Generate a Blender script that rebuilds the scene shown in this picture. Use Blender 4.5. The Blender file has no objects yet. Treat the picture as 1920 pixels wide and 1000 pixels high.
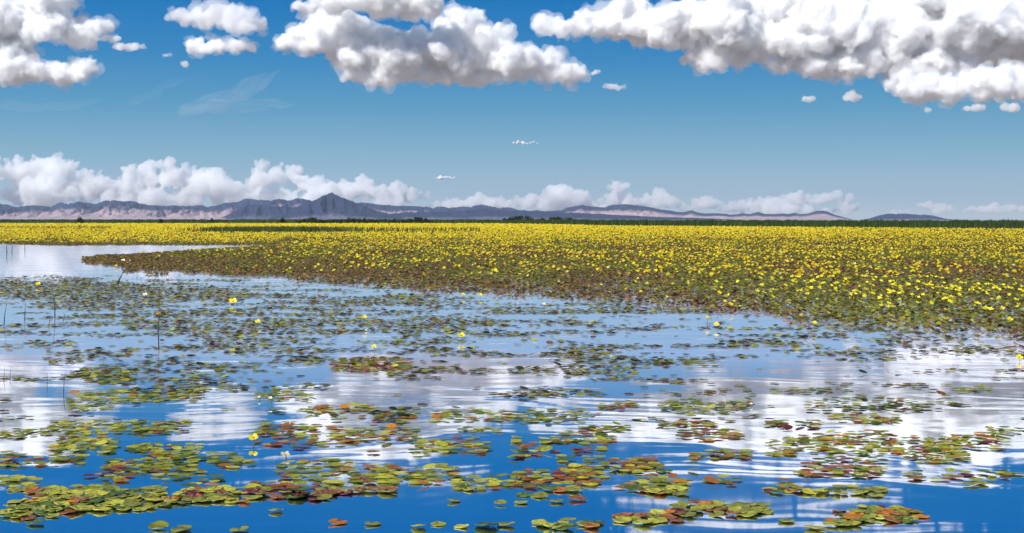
import bpy, bmesh, math, random
import numpy as np
from mathutils import Vector, noise

# ------------------------------------------------------------------ camera, sky, sun, exposure
sc = bpy.context.scene
COL = sc.collection
F, CX, HY, CAMZ = 2637.0, 960.0, 413.0, 1.8       # focal length and horizon row of the 1920 px photograph, eye height
cam_d = bpy.data.cameras.new("camera"); cam = bpy.data.objects.new("camera", cam_d); COL.objects.link(cam)
cam.location = (0, 0, CAMZ); cam.rotation_euler = (math.radians(90), 0, 0)
cam_d.sensor_width = 36; cam_d.lens = 36*F/1920; cam_d.shift_y = -(500-HY)/1920
cam_d.clip_start = 0.1; cam_d.clip_end = 250000
sc.camera = cam
SUN_EL, SUN_AZ = 40.0, 217.0        # azimuth clockwise from +Y (the view direction)
w = bpy.data.worlds.new("World"); sc.world = w; w.use_nodes = True
nt = w.node_tree; N = nt.nodes; L = nt.links
bg = N["Background"]; bg.inputs[1].default_value = 0.12
sky = N.new("ShaderNodeTexSky"); sky.sky_type = 'NISHITA'; sky.sun_disc = False
sky.sun_elevation = math.radians(SUN_EL); sky.sun_rotation = math.radians(SUN_AZ)
sky.air_density = 1.0; sky.dust_density = 0.3; sky.ozone_density = 3.0; sky.altitude = 1500
tc = N.new("ShaderNodeTexCoord"); mp = N.new("ShaderNodeMapping"); mp.inputs['Scale'].default_value = (1, 1, 3.2)
nm = N.new("ShaderNodeVectorMath"); nm.operation = 'NORMALIZE'
hs = N.new("ShaderNodeHueSaturation"); hs.inputs['Saturation'].default_value = 1.25; hs.inputs['Hue'].default_value = 0.49
L.new(tc.outputs['Generated'], mp.inputs[0]); L.new(mp.outputs[0], nm.inputs[0]); L.new(nm.outputs[0], sky.inputs[0])
L.new(sky.outputs[0], hs.inputs['Color'])
# the low sky: its own colour by elevation, blending into the sky texture above 20 degrees
def lin(c): return tuple((v/255/12.92 if v/255 <= .04045 else ((v/255+.055)/1.055)**2.4) for v in c)
sp = N.new("ShaderNodeSeparateXYZ"); L.new(tc.outputs['Generated'], sp.inputs[0])
cr = N.new("ShaderNodeValToRGB"); el_ = cr.color_ramp.elements
SKY = [(0.0, (198, 213, 222)), (.020, (166, 195, 214)), (.045, (136, 181, 206)), (.082, (88, 156, 197)), (.115, (52, 136, 193)), (.155, (12, 117, 188)), (.21, (0, 108, 184)), (.34, (0, 90, 160))]
while len(el_) < len(SKY): el_.new(.5)
for q, (p, c) in zip(el_, SKY): q.position = p; q.color = (*lin(c), 1)
L.new(sp.outputs['Z'], cr.inputs[0])
gain = N.new("ShaderNodeVectorMath"); gain.operation = 'SCALE'; gain.inputs['Scale'].default_value = 1/.12/2**.2; L.new(cr.outputs[0], gain.inputs[0])
mr_ = N.new("ShaderNodeMapRange"); mr_.inputs['From Min'].default_value = .3; mr_.inputs['From Max'].default_value = .6; L.new(sp.outputs['Z'], mr_.inputs['Value'])
mxs = N.new("ShaderNodeMix"); mxs.data_type = 'RGBA'; L.new(mr_.outputs[0], mxs.inputs[0]); L.new(gain.outputs[0], mxs.inputs[6]); L.new(hs.outputs[0], mxs.inputs[7])
L.new(mxs.outputs[2], bg.inputs[0])
sd = bpy.data.lights.new("sun", 'SUN'); sd.energy = 4.8; sd.angle = math.radians(0.5); sd.color = (1, .97, .93)
sun = bpy.data.objects.new("sun", sd); COL.objects.link(sun)
az, el = math.radians(SUN_AZ), math.radians(SUN_EL)
sdir = Vector((math.sin(az)*math.cos(el), math.cos(az)*math.cos(el), math.sin(el)))
sun.rotation_euler = sdir.to_track_quat('Z', 'Y').to_euler()
sc.view_settings.view_transform = 'Standard'; sc.view_settings.look = 'None'
sc.view_settings.gamma = 1; sc.view_settings.use_curve_mapping = False; sc.view_settings.exposure = 0.2
cy = sc.cycles
cy.volume_bounces = 32; cy.max_bounces = 36; cy.transparent_max_bounces = 48
cy.diffuse_bounces = 3; cy.glossy_bounces = 3

# ------------------------------------------------------------------ helpers
def tag(o, label=None, cat=None, group=None, kind=None):
    if label: o["label"] = label
    if cat: o["category"] = cat
    if group: o["group"] = group
    if kind: o["kind"] = kind
    return o
def mesh_np(name, verts, faces, mat=None, parent=None, smooth=False):
    """verts (n,3); faces (m,k) all of one size"""
    me = bpy.data.meshes.new(name)
    verts = np.ascontiguousarray(verts, dtype=np.float32); faces = np.ascontiguousarray(faces, dtype=np.int32)
    m, k = faces.shape
    me.vertices.add(len(verts)); me.vertices.foreach_set("co", verts.ravel())
    me.loops.add(m*k); me.loops.foreach_set("vertex_index", faces.ravel())
    me.polygons.add(m); me.polygons.foreach_set("loop_start", np.arange(0, m*k, k, dtype=np.int32))
    if smooth: me.polygons.foreach_set("use_smooth", np.ones(m, dtype=bool))
    me.update(calc_edges=True)
    if mat: me.materials.append(mat)
    o = bpy.data.objects.new(name, me); COL.objects.link(o)
    if parent: o.parent = parent
    return o
def X(px, Y): return (px-CX)/F*Y
def Z(py, Y): return CAMZ + (HY-py)/F*Y
def YG(py): return CAMZ*F/(py-HY)

# ------------------------------------------------------------------ clouds
def cloud_material(name, dens, col=(1, 1, 1)):
    m = bpy.data.materials.new(name); m.use_nodes = True
    t = m.node_tree; t.nodes.clear()
    o = t.nodes.new("ShaderNodeOutputMaterial"); v = t.nodes.new("ShaderNodeVolumeScatter")
    v.inputs['Color'].default_value = (*col, 1); v.inputs['Density'].default_value = dens; v.inputs['Anisotropy'].default_value = 0.0
    t.links.new(v.outputs[0], o.inputs['Volume'])
    return m
def ico(sub):
    bm = bmesh.new(); bmesh.ops.create_icosphere(bm, subdivisions=sub, radius=1); bm.verts.ensure_lookup_table()
    v = np.array([q.co[:] for q in bm.verts]); f = np.array([[q.index for q in fc.verts] for fc in bm.faces]); bm.free(); return v, f
ICO = {1: ico(1), 2: ico(3)}
def remeshed(o, v):
    md = o.modifiers.new("r", 'REMESH'); md.mode = 'VOXEL'; md.voxel_size = v
    dg = bpy.context.evaluated_depsgraph_get(); me2 = bpy.data.meshes.new_from_object(o.evaluated_get(dg))
    old = o.data; o.modifiers.clear(); o.data = me2; bpy.data.meshes.remove(old); return me2
def make_cloud(name, label, ells, D, mat, vox, seed, base=None, amp=1.0, kids=14, depth=1.0, bscale=1.0, veil=0., pack=2.2):
    """heaps of overlapping puffs (px ellipses at distance D), fused and roughened by fractal displacement"""
    rnd = random.Random(seed); k = D/F; puffs = []
    def puff(c, r, sub=2): puffs.append((c[0], c[1], c[2], r, sub))
    for (cx, cy_, rx, ry) in ells:
        big = max(2, int(round(rx/ry*pack)))
        for i in range(big):
            u = (i+.5)/big*2-1
            u += rnd.uniform(-.15, .15)
            rr = ry*math.sqrt(max(.15, 1-u*u*.85))*rnd.uniform(.62, .85)
            c = Vector(((cx+u*(rx-rr*.7)-CX)*k, D+rnd.uniform(-.6, .6)*ry*k*depth, (HY-cy_+rnd.uniform(-.3, .3)*(ry-rr))*k+CAMZ))
            puff(c, rr*k)
            for j in range(kids):
                th = rnd.uniform(0, 2*math.pi); ph = math.asin(rnd.uniform(-.35, 1))
                d = Vector((math.cos(th)*math.cos(ph), math.sin(th)*math.cos(ph), math.sin(ph)))
                r2 = rr*k*rnd.uniform(.22, .5)
                c2 = c+d*(rr*k*.92); puff(c2, r2, 1 if r2 < 14*k else 2)
                for q in range(3):
                    d2 = (d+Vector((rnd.uniform(-1, 1), rnd.uniform(-1, 1), rnd.uniform(-.5, 1)))).normalized()
                    puff(c2+d2*r2*.9, r2*rnd.uniform(.28, .5), 1)
    VV, FF, off = [], [], 0
    for (a, b, c, r, sub) in puffs:
        v, f = ICO[sub]; VV.append(v*np.array([r, r, r*.85])+np.array([a, b, c])); FF.append(f+off); off += len(v)
    o = mesh_np(name, np.concatenate(VV), np.concatenate(FF))
    me2 = remeshed(o, vox*k); me2.name = name
    def push(scale, amount, oct, seed_, rough=.8):
        n = len(me2.vertices); co = np.empty(n*3, dtype=np.float32); no = np.empty(n*3, dtype=np.float32)
        me2.vertices.foreach_get("co", co); me2.vertices.foreach_get("normal", no)
        co = co.reshape(-1, 3); no = no.reshape(-1, 3); ds = np.empty(n); s1 = 1/(scale*k*bscale); of = Vector((seed_*17.3, seed_*5.1, 3.7))
        for i, p in enumerate(co.tolist()): ds[i] = noise.fractal(Vector(p)*s1+of, rough, 2.1, oct)
        return co+no*(ds*amount*amp*k*bscale)[:, None]
    def warp(scale, amount, seed_):
        n = len(me2.vertices); co = np.empty(n*3, dtype=np.float32); me2.vertices.foreach_get("co", co); co = co.reshape(-1, 3); out = np.empty((n, 3)); s1 = 1/(scale*k*bscale); of = Vector((seed_*7.7, 3.1, seed_*2.3))
        for i, p in enumerate(co.tolist()):
            q = Vector(p)*s1+of; out[i] = noise.noise_vector(q)+.5*noise.noise_vector(q*2.3)+.25*noise.noise_vector(q*5.1)
        out[:, 2] *= .7; me2.vertices.foreach_set("co", (co+out*(amount*amp*k*bscale)).astype(np.float32).ravel()); me2.update()
    warp(42, 15, seed+.3)
    c2 = push(26, 9, 6, seed, .9)+(push(75, 13, 3, seed+2)-push(75, 0, 1, seed))
    if base is not None:
        zb = (HY-base)*k+CAMZ; lo = c2[:, 2] < zb; c2[lo, 2] = zb-(zb-c2[lo, 2])*.12
    me2.vertices.foreach_set("co", c2.astype(np.float32).ravel()); me2.update()
    me2 = remeshed(o, vox*k*.8); me2.name = name
    c2 = push(9, 4.2, 5, seed+.5, .7); me2.vertices.foreach_set("co", c2.astype(np.float32).ravel())
    me2.polygons.foreach_set("use_smooth", np.ones(len(me2.polygons), dtype=bool)); me2.update()
    me2.materials.clear(); me2.materials.append(mat)
    tag(o, label, "cloud", "cumulus clouds in the blue sky")
    if veil:
        core = me2
        for (sc_v, am_v, of_v, mt_v) in ((10, 8, 1.6, VEIL), (20, 19, 2.4, VEIL2)):
            mv = core.copy(); no = np.empty(len(mv.vertices)*3, dtype=np.float32); mv.vertices.foreach_get("normal", no)
            me2 = mv; c3 = push(sc_v, am_v*min(veil, 1)/max(amp, .5), 5, seed+am_v, .8)+no.reshape(-1, 3)*of_v*k*veil
            mv.vertices.foreach_set("co", c3.astype(np.float32).ravel()); mv.update()
            vo = bpy.data.objects.new("veil", mv); COL.objects.link(vo); mv = remeshed(vo, vox*k*(.9 if of_v < 1.4 else 1.2)); mv.name = "veil"
            mv.materials.clear(); mv.materials.append(mt_v); mv.polygons.foreach_set("use_smooth", np.ones(len(mv.polygons), dtype=bool)); vo.parent = o
    return o
CLOUD = cloud_material("cloud_vapour", .08, (.998, .992, .996))
WISP = cloud_material("wisp_vapour", .014)
FARCLOUD = cloud_material("distant_cloud_vapour", .0042, (1, .99, .975))
VEIL = cloud_material("veil_vapour", .022); VEIL2 = cloud_material("outer_veil_vapour", .008)
D1, D2 = 7300.0, 60000.0
make_cloud("cumulus_cloud", "broad white cumulus above the dark peak, largest cloud in the middle of the sky",
  [(585,80,50,34),(650,80,70,44),(690,110,70,38),(760,110,80,42),(820,95,110,52),(900,72,60,38),(925,115,90,40),(985,120,70,34),(1045,138,46,20),(760,140,110,16),(600,30,22,14),(865,52,50,30),(640,58,60,30),(560,84,36,22),(905,146,150,12),(690,150,50,9)],
  D1, CLOUD, 1.9, 3, base=160, veil=1.)
make_cloud("cumulus_cloud", "rounded white cloud with flat grey base hanging over the broad middle cumulus",
  [(720,5,118,42),(640,0,60,25),(575,12,26,14)], D1-250, CLOUD, 1.9, 4, base=49, veil=1.)
make_cloud("cumulus_cloud", "billowing white cumulus at the left edge of the sky over a flat base",
  [(20,35,80,50),(95,55,70,34),(-90,60,120,90),(10,115,50,38),(60,136,70,22),(120,138,55,20),(163,136,26,18),(60,5,90,35),(185,50,22,12)],
  D1, CLOUD, 1.9, 5, base=156, veil=1.)
make_cloud("cumulus_cloud", "thin ragged grey-white cloud, upper of the stacked pair beside the left cumulus",
  [(345,30,30,9),(405,28,56,16),(462,42,32,16),(385,44,40,9)], D1, WISP, 1.6, 6, base=64, kids=10, depth=1.8, veil=.9)
make_cloud("cumulus_cloud", "small bright white cloud, lower of the stacked pair beside the left cumulus",
  [(415,90,60,13),(385,84,28,9)], D1, CLOUD, 1.8, 7, base=104, amp=.8, veil=1.)
make_cloud("cumulus_cloud", "huge heaped white and grey cloud bank filling the upper right sky",
  [(1045,50,36,14),(1110,48,70,28),(1190,40,80,40),(1260,60,100,46),(1360,50,110,60),(1350,105,80,30),(1460,80,110,62),(1560,60,120,70),(1560,125,130,28),(1680,60,130,72),(1800,50,120,70),(1920,60,120,90),(2030,90,100,90),(1700,120,120,34),(1480,20,200,40),(1750,0,220,40)],
  D1, CLOUD, 2.2, 8, base=156, depth=1.4, veil=1.)
make_cloud("cumulus_cloud", "low cream-white cloud shelf tucked under the right end of the cloud bank",
  [(1700,160,50,22),(1790,165,110,28),(1890,160,90,36),(2010,150,90,50)], D1-500, CLOUD, 1.9, 9, base=193, veil=1.)
for i, (cx_, cy_, rx, ry, lab) in enumerate([
  (240,88,34,11,"ragged scrap of cloud trailing beside the left cumulus"),
  (205,72,24,9,"faint scrap of cloud touching the tip of the left cumulus"),
  (313,103,11,7,"tiny faint puff between the left cumulus and the stacked pair"),
  (347,120,6,5,"tiniest puff below the upper end of the stacked pair"),
  (1150,164,26,9,"small bright puff just beyond the tip of the middle cumulus"),
  (1117,136,12,10,"dim little puff against the tip of the middle cumulus"),
  (1215,84,20,7,"faint scrap of cloud under the near end of the cloud bank"),
  (1310,122,14,7,"dim scrap hanging below the cloud bank where it slopes"),
  (1600,182,20,13,"triangular torn white puff under the belly of the cloud bank"),
  (1514,186,11,5,"small faint puff beside the triangular torn one"),
  (1828,204,28,8,"flat little cloud hanging under the low cloud shelf"),
  (1895,204,18,14,"torn little cloud hanging under the far end of the shelf"),
  (1742,207,5,4,"tiniest puff below the start of the low cloud shelf"),
  (987,267,26,4,"thin flat lone cloud in the clear sky above the hills"),
  (835,334,22,7,"little rounded lone cloud above the horizon band")]):
    make_cloud("small_cloud", lab, [(cx_, cy_, rx, ry)], D1 if cy_ < 250 else 30000., WISP if cy_ < 250 else CLOUD, max(.7, ry*.12), 20+i, amp=.5, kids=8, bscale=.6, veil=(.35 if cy_ < 250 else 0))
# the clouds above the photograph's upper edge, seen only mirrored in the lake
make_cloud("cumulus_cloud", "long flat cloud higher than the bank, mirrored in the lake",
  [(1300,-62,230,13),(1640,-60,240,15),(1330,-112,220,8),(1600,-106,120,7),(780,-70,150,8),(560,-52,120,7),(1480,-163,330,10)], D1, CLOUD, 2.2, 40, kids=5, amp=.15, pack=6, bscale=1.5, veil=.6)
band = [(-30,330,70,45),(25,322,50,32),(95,318,60,34),(150,345,60,30),(60,365,130,35),(215,355,60,30),(262,335,36,34),(330,338,60,32),(395,345,50,26),(300,375,110,30),(455,352,50,26),
  (495,338,36,30),(535,332,45,30),(585,350,40,26),(520,375,110,30),(640,360,40,22),(690,358,44,22),(745,362,44,22),(790,370,26,18),(690,385,110,18)]
make_cloud("cloud_bank", "long heaped cloud bank along the horizon behind the tall peak", band, D2, FARCLOUD, 2.2, 50, kids=12, depth=2.0, amp=.8)
for i, (lab, el_) in enumerate([
  ("low faint clouds on the horizon right after the long bank", [(850,386,40,16),(900,380,34,20),(940,384,34,16)]),
  ("peaked horizon cloud over the low hills in the middle", [(1000,378,36,20),(1045,366,34,22),(1085,372,30,20),(1040,388,80,14)]),
  ("tower shaped horizon cloud rising behind the flat-topped hills", [(1155,352,24,18),(1150,372,34,20),(1185,382,24,14),(1120,388,24,12)]),
  ("pyramid shaped horizon cloud over the falling slope of the hills", [(1244,364,18,16),(1240,380,34,20),(1275,392,24,10)]),
  ("wide gently domed horizon cloud above the small blue cone hill", [(1325,384,34,16),(1390,386,40,14),(1440,382,40,18),(1495,374,36,18),(1550,374,40,16),(1590,388,24,12),(1470,394,130,12)]),
  ("low pale horizon clouds above the flat blue hill at the end", [(1690,396,30,8),(1738,387,24,13),(1770,396,24,10),(1830,394,34,9),(1880,394,34,10),(1930,392,40,10)])]):
    make_cloud("cloud_bank", lab, el_, D2, FARCLOUD, 1.8, 60+i, kids=12, depth=2.0, amp=.6, bscale=.7)
# thin high streaks
CIRR = cloud_material("ice_cloud", .0007)
def cirrus(label, pts, wd, seed):
    """a feathered streak of ice cloud: several thin overlapping spindles along a bent line"""
    k = 14000/F; rnd = random.Random(seed); V = []; Fa = []
    P = [np.array(p, float) for p in pts]
    for s in range(80):
        a = rnd.uniform(-.1, .7); b = a+rnd.uniform(.2, .5); oy = rnd.gauss(0, wd*.45); ox = rnd.gauss(0, 6)
        n = 16; m = 8; base = len(V); r0 = rnd.uniform(.12, .5)*wd
        for i in range(n+1):
            t = a+(b-a)*i/n; u = min(max(t, 0), 1)*(len(P)-1); q = min(int(u), len(P)-2); c = P[q]+(P[q+1]-P[q])*(t*(len(P)-1)-q if t < 0 or t > 1 else u-q)
            r = r0*math.sin(math.pi*i/n)**.8+.02
            wob = noise.noise(Vector((t*6, s, seed)))*wd*.5
            for j in range(m):
                an = j/m*2*math.pi
                V.append(((c[0]+ox-CX)*k, 14000+math.cos(an)*r*k*5, (HY-c[1]-oy-wob*(.3+u/len(P))+math.sin(an)*r)*k))
        for i in range(n):
            for j in range(m):
                Fa.append((base+i*m+j, base+i*m+(j+1) % m, base+(i+1)*m+(j+1) % m, base+(i+1)*m+j))
    o = mesh_np("cirrus_cloud", np.array(V), np.array(Fa), CIRR)
    tag(o, label, "cloud", "thin ice cloud streaks")
cirrus("feathery white streak rising below the stacked pair of clouds", [(345,208),(400,195),(450,175),(500,145)], 16, 1)
cirrus("broad faint haze streak fanning out under the feathery one", [(350,208),(420,203),(480,196),(535,197)], 9, 2)
cirrus("short thin slanting streak beside the feathery one", [(238,192),(275,180),(300,168),(340,150)], 5, 3)
cirrus("faint level streak under the left cumulus", [(10,196),(60,203),(120,200),(180,190)], 7, 4)

# ------------------------------------------------------------------ materials
def mat_new(name):
    m = bpy.data.materials.new(name); m.use_nodes = True
    return m, m.node_tree.nodes, m.node_tree.links, m.node_tree.nodes["Principled BSDF"]
def noise_node(N, L, scale, detail=4, rough=.55, vec=None):
    n = N.new("ShaderNodeTexNoise"); n.inputs['Scale'].default_value = scale; n.inputs['Detail'].default_value = detail; n.inputs['Roughness'].default_value = rough
    if vec is not None: L.new(vec, n.inputs['Vector'])
    return n
def ramp(N, L, fac, stops):
    r = N.new("ShaderNodeValToRGB"); e = r.color_ramp.elements
    while len(e) < len(stops): e.new(.5)
    for q, (p, c) in zip(e, stops): q.position = p; q.color = (*c, 1)
    L.new(fac, r.inputs[0]); return r

def water_material():
    m, N, L, P = mat_new("lake_water")
    P.inputs['Roughness'].default_value = .03; P.inputs['IOR'].default_value = 1.33
    tc = N.new("ShaderNodeTexCoord")
    # brightness of the far water painted into its colour, dark by the camera
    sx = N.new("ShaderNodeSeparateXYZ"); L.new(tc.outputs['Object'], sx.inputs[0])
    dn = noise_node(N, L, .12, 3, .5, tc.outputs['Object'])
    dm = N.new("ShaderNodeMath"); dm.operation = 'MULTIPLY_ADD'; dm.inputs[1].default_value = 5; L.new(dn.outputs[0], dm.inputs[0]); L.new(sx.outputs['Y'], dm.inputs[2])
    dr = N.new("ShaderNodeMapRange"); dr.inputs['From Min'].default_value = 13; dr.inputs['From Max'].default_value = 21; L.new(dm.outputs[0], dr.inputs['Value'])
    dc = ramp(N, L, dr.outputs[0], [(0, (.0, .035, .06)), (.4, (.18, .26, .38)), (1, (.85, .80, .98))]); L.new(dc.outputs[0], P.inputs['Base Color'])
    wn = noise_node(N, L, .35, 2, .5, tc.outputs['Object'])
    wa = N.new("ShaderNodeVectorMath"); wa.operation = 'MULTIPLY_ADD'; wa.inputs[1].default_value = (2.2, 2.2, 2.2); L.new(wn.outputs['Color'], wa.inputs[0]); L.new(tc.outputs['Object'], wa.inputs[2])
    def bump(scale_xyz, sc_, dist, det, prev=None, rot=0.):
        mp = N.new("ShaderNodeMapping"); mp.vector_type = 'TEXTURE'; mp.inputs['Scale'].default_value = tuple(1/v for v in scale_xyz); mp.inputs['Rotation'].default_value = (0, 0, rot); L.new(wa.outputs[0], mp.inputs[0])
        n = noise_node(N, L, sc_, det, .5, mp.outputs[0])
        b = N.new("ShaderNodeBump"); b.inputs['Strength'].default_value = 1; b.inputs['Distance'].default_value = dist
        L.new(n.outputs[0], b.inputs['Height'])
        if prev: L.new(prev.outputs[0], b.inputs['Normal'])
        return b
    b = bump((.16, 1, 1), .5, .0100, 1.0, None, .05)
    b = bump((.20, 1, 1), 1.7, .0062, 1.0, b, -.04)
    b = bump((.3, 1, 1), 5, .0005, 1.2, b, .06)
    gl = N.new("ShaderNodeBsdfGlossy"); gl.inputs['Roughness'].default_value = .03; gl.inputs['Color'].default_value = (.97, .98, 1, 1); L.new(b.outputs[0], gl.inputs['Normal'])
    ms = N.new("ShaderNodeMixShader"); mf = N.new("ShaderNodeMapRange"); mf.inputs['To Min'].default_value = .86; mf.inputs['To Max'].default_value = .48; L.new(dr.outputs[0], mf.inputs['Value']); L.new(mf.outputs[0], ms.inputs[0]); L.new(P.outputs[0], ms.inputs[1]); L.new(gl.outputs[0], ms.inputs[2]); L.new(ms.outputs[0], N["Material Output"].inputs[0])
    return m
def soil_material():
    m, N, L, P = mat_new("dry_plain")
    tc = N.new("ShaderNodeTexCoord"); n = noise_node(N, L, .002, 6, .6, tc.outputs['Object'])
    r = ramp(N, L, n.outputs[0], [(.3, (.20, .16, .13)), (.55, (.30, .24, .21)), (.75, (.16, .17, .10))])
    L.new(r.outputs[0], P.inputs['Base Color']); P.inputs['Roughness'].default_value = .95
    return m
def rock_material(name, dark, pale, lo, hi):
    """dark bedrock on the steep upper parts, pale sand and scree on the gentle aprons"""
    m, N, L, P = mat_new(name)
    g = N.new("ShaderNodeNewGeometry"); tc = N.new("ShaderNodeTexCoord")
    at = N.new("ShaderNodeAttribute"); at.attribute_name = "crest"
    n = noise_node(N, L, .0011, 8, .65, tc.outputs['Object'])
    ma = N.new("ShaderNodeMath"); ma.operation = 'MULTIPLY_ADD'; ma.inputs[1].default_value = .9; L.new(n.outputs[0], ma.inputs[0]); L.new(at.outputs['Fac'], ma.inputs[2])
    mr = N.new("ShaderNodeMapRange"); mr.inputs['From Min'].default_value = lo; mr.inputs['From Max'].default_value = hi; L.new(ma.outputs[0], mr.inputs['Value'])
    n2 = noise_node(N, L, .0035, 8, .7, tc.outputs['Object'])
    r1 = ramp(N, L, n2.outputs[0], [(.3, tuple(c*.55 for c in dark)), (.7, tuple(c*1.5 for c in dark))])
    r2 = ramp(N, L, n2.outputs[0], [(.3, tuple(c*.75 for c in pale)), (.7, tuple(min(1, c*1.2) for c in pale))])
    mx = N.new("ShaderNodeMix"); mx.data_type = 'RGBA'; L.new(mr.outputs[0], mx.inputs[0]); L.new(r2.outputs[0], mx.inputs[6]); L.new(r1.outputs[0], mx.inputs[7])
    L.new(mx.outputs[2], P.inputs['Base Color']); P.inputs['Roughness'].default_value = .95
    b = N.new("ShaderNodeBump"); b.inputs['Distance'].default_value = 110; b.inputs['Strength'].default_value = 1
    L.new(n2.outputs[0], b.inputs['Height']); L.new(b.outputs[0], P.inputs['Normal'])
    return m
def tint_material(name, rough=.45, transl=.25, mottled=60., spec=.5):
    """plant surface whose own colour is stored per leaf, mottled by noise"""
    m, N, L, P = mat_new(name)
    at = N.new("ShaderNodeAttribute"); at.attribute_name = "tint"
    tc = N.new("ShaderNodeTexCoord"); n = noise_node(N, L, mottled, 3, .6, tc.outputs['Object'])
    r = ramp(N, L, n.outputs[0], [(.3, (.55, .5, .45)), (.6, (1.1, 1.1, 1.1))])
    mx = N.new("ShaderNodeMix"); mx.data_type = 'RGBA'; mx.blend_type = 'MULTIPLY'; mx.inputs[0].default_value = 1
    L.new(at.outputs['Color'], mx.inputs[6]); L.new(r.outputs[0], mx.inputs[7])
    L.new(mx.outputs[2], P.inputs['Base Color']); P.inputs['Roughness'].default_value = rough; P.inputs['Specular IOR Level'].default_value = spec
    if transl:
        t = N.new("ShaderNodeBsdfTranslucent"); L.new(mx.outputs[2], t.inputs[0]); ms = N.new("ShaderNodeMixShader"); ms.inputs[0].default_value = transl
        L.new(P.outputs[0], ms.inputs[1]); L.new(t.outputs[0], ms.inputs[2]); L.new(ms.outputs[0], N["Material Output"].inputs[0])
    return m
def plain_material(name, c, rough=.5, transl=0, var=.25, scale=30., c2=None):
    m, N, L, P = mat_new(name)
    tc = N.new("ShaderNodeTexCoord"); oi = N.new("ShaderNodeObjectInfo")
    ad = N.new("ShaderNodeVectorMath"); ad.operation = 'ADD'; L.new(tc.outputs['Object'], ad.inputs[0])
    ml = N.new("ShaderNodeMath"); ml.operation = 'MULTIPLY'; ml.inputs[1].default_value = 40; L.new(oi.outputs['Random'], ml.inputs[0]); L.new(ml.outputs[0], ad.inputs[1])
    n = noise_node(N, L, scale, 4, .6, ad.outputs[0])
    lo = c2 or tuple(v*(1-var*1.6) for v in c)
    r = ramp(N, L, n.outputs[0], [(.36, lo), (.52, c), (.7, tuple(min(1, v*(1+var)) for v in c))])
    hsv = N.new("ShaderNodeHueSaturation"); mr = N.new("ShaderNodeMapRange"); mr.inputs['To Min'].default_value = .7; mr.inputs['To Max'].default_value = 1.25
    L.new(oi.outputs['Random'], mr.inputs['Value']); L.new(mr.outputs[0], hsv.inputs['Value']); L.new(r.outputs[0], hsv.inputs['Color'])
    L.new(hsv.outputs[0], P.inputs['Base Color']); P.inputs['Roughness'].default_value = rough
    if transl:
        t = N.new("ShaderNodeBsdfTranslucent"); L.new(hsv.outputs[0], t.inputs[0]); ms = N.new("ShaderNodeMixShader"); ms.inputs[0].default_value = transl
        L.new(P.outputs[0], ms.inputs[1]); L.new(t.outputs[0], ms.inputs[2]); L.new(ms.outputs[0], N["Material Output"].inputs[0])
    return m

# ------------------------------------------------------------------ noise on arrays
def vnoise(x, y, seed=0):
    xi = np.floor(x).astype(np.int64); yi = np.floor(y).astype(np.int64); fx = x-xi; fy = y-yi
    def h(a, b):
        v = (a*374761393+b*668265263+seed*974634777) & 0xFFFFFFFF
        v = ((v ^ (v >> 13))*1274126177) & 0xFFFFFFFF
        return ((v ^ (v >> 16)) & 0xFFFFFF)/float(0xFFFFFF)
    u = fx*fx*(3-2*fx); v = fy*fy*(3-2*fy)
    return (h(xi, yi)*(1-u)+h(xi+1, yi)*u)*(1-v)+(h(xi, yi+1)*(1-u)+h(xi+1, yi+1)*u)*v
def fbm(x, y, oct=4, seed=0, gain=.5):
    s = 0; a = 1; t = 0
    for o in range(oct): s = s+a*vnoise(x*2**o+o*13.7, y*2**o-o*7.1, seed+o); t += a; a *= gain
    return s/t

# ------------------------------------------------------------------ lake, plain, mountains
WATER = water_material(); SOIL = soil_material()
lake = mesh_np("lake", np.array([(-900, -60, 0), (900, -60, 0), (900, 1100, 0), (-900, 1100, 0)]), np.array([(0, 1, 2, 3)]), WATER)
tag(lake, kind="structure")
gv = np.array([(-90000, -60, -.4), (-900, -60, -.4), (-900, 1100, -.4), (-90000, 1100, -.4), (900, -60, -.4), (90000, -60, -.4), (90000, 1100, -.4), (900, 1100, -.4), (-90000, -9000, -.4), (90000, -9000, -.4), (-90000, 90000, -.4), (90000, 90000, -.4)], float)
plain = mesh_np("plain", gv, np.array([(0, 1, 2, 3), (4, 5, 6, 7), (8, 9, 5, 0), (3, 6, 11, 10)]), SOIL)
tag(plain, kind="structure")

RIDGE = [(-400,385),(-200,378),(-60,384),(0,383),(15,384),(30,389),(47,387.5),(60,386),(82,387),(96,388),(112,379.5),(127,382.5),(146,378),(162,380.5),(179,384.5),(200,376),(235,379),(244,377),(265,382.5),(282,385.5),(307,387),(330,386),(350,387.5),(375,386),(390,389),(405,386),(425,381),(445,381),(460,374),(480,375),(492,374),(507,378),(526,373),(540,377.5),(560,372.5),(580,376),(600,380),(675,381),(700,382.5),(717,385.5),(755,387.5),(772,387.5),(800,389),(812,391),(827,387),(842,391),(865,389),(880,389),(902,385),(917,387.5),(937,391),(950,389.5),(960,391),(977,396),(997,397),(1007,394.5),(1020,397.5),(1052,396),(1067,390),(1090,385),(1110,389),(1132,390),(1147,384.5),(1172,384.5),(1192,385.5),(1215,389),(1242,394),(1280,399.5),(1296,395),(1315,401),(1345,401),(1370,404),(1392,401),(1405,403),(1421,399),(1437,403),(1452,402.5),(1467,402),(1480,402.5),(1490,400.5),(1502,403),(1515,402),(1527,398),(1540,396),(1552,398),(1565,404),(1587,410),(1600,414)]
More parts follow.
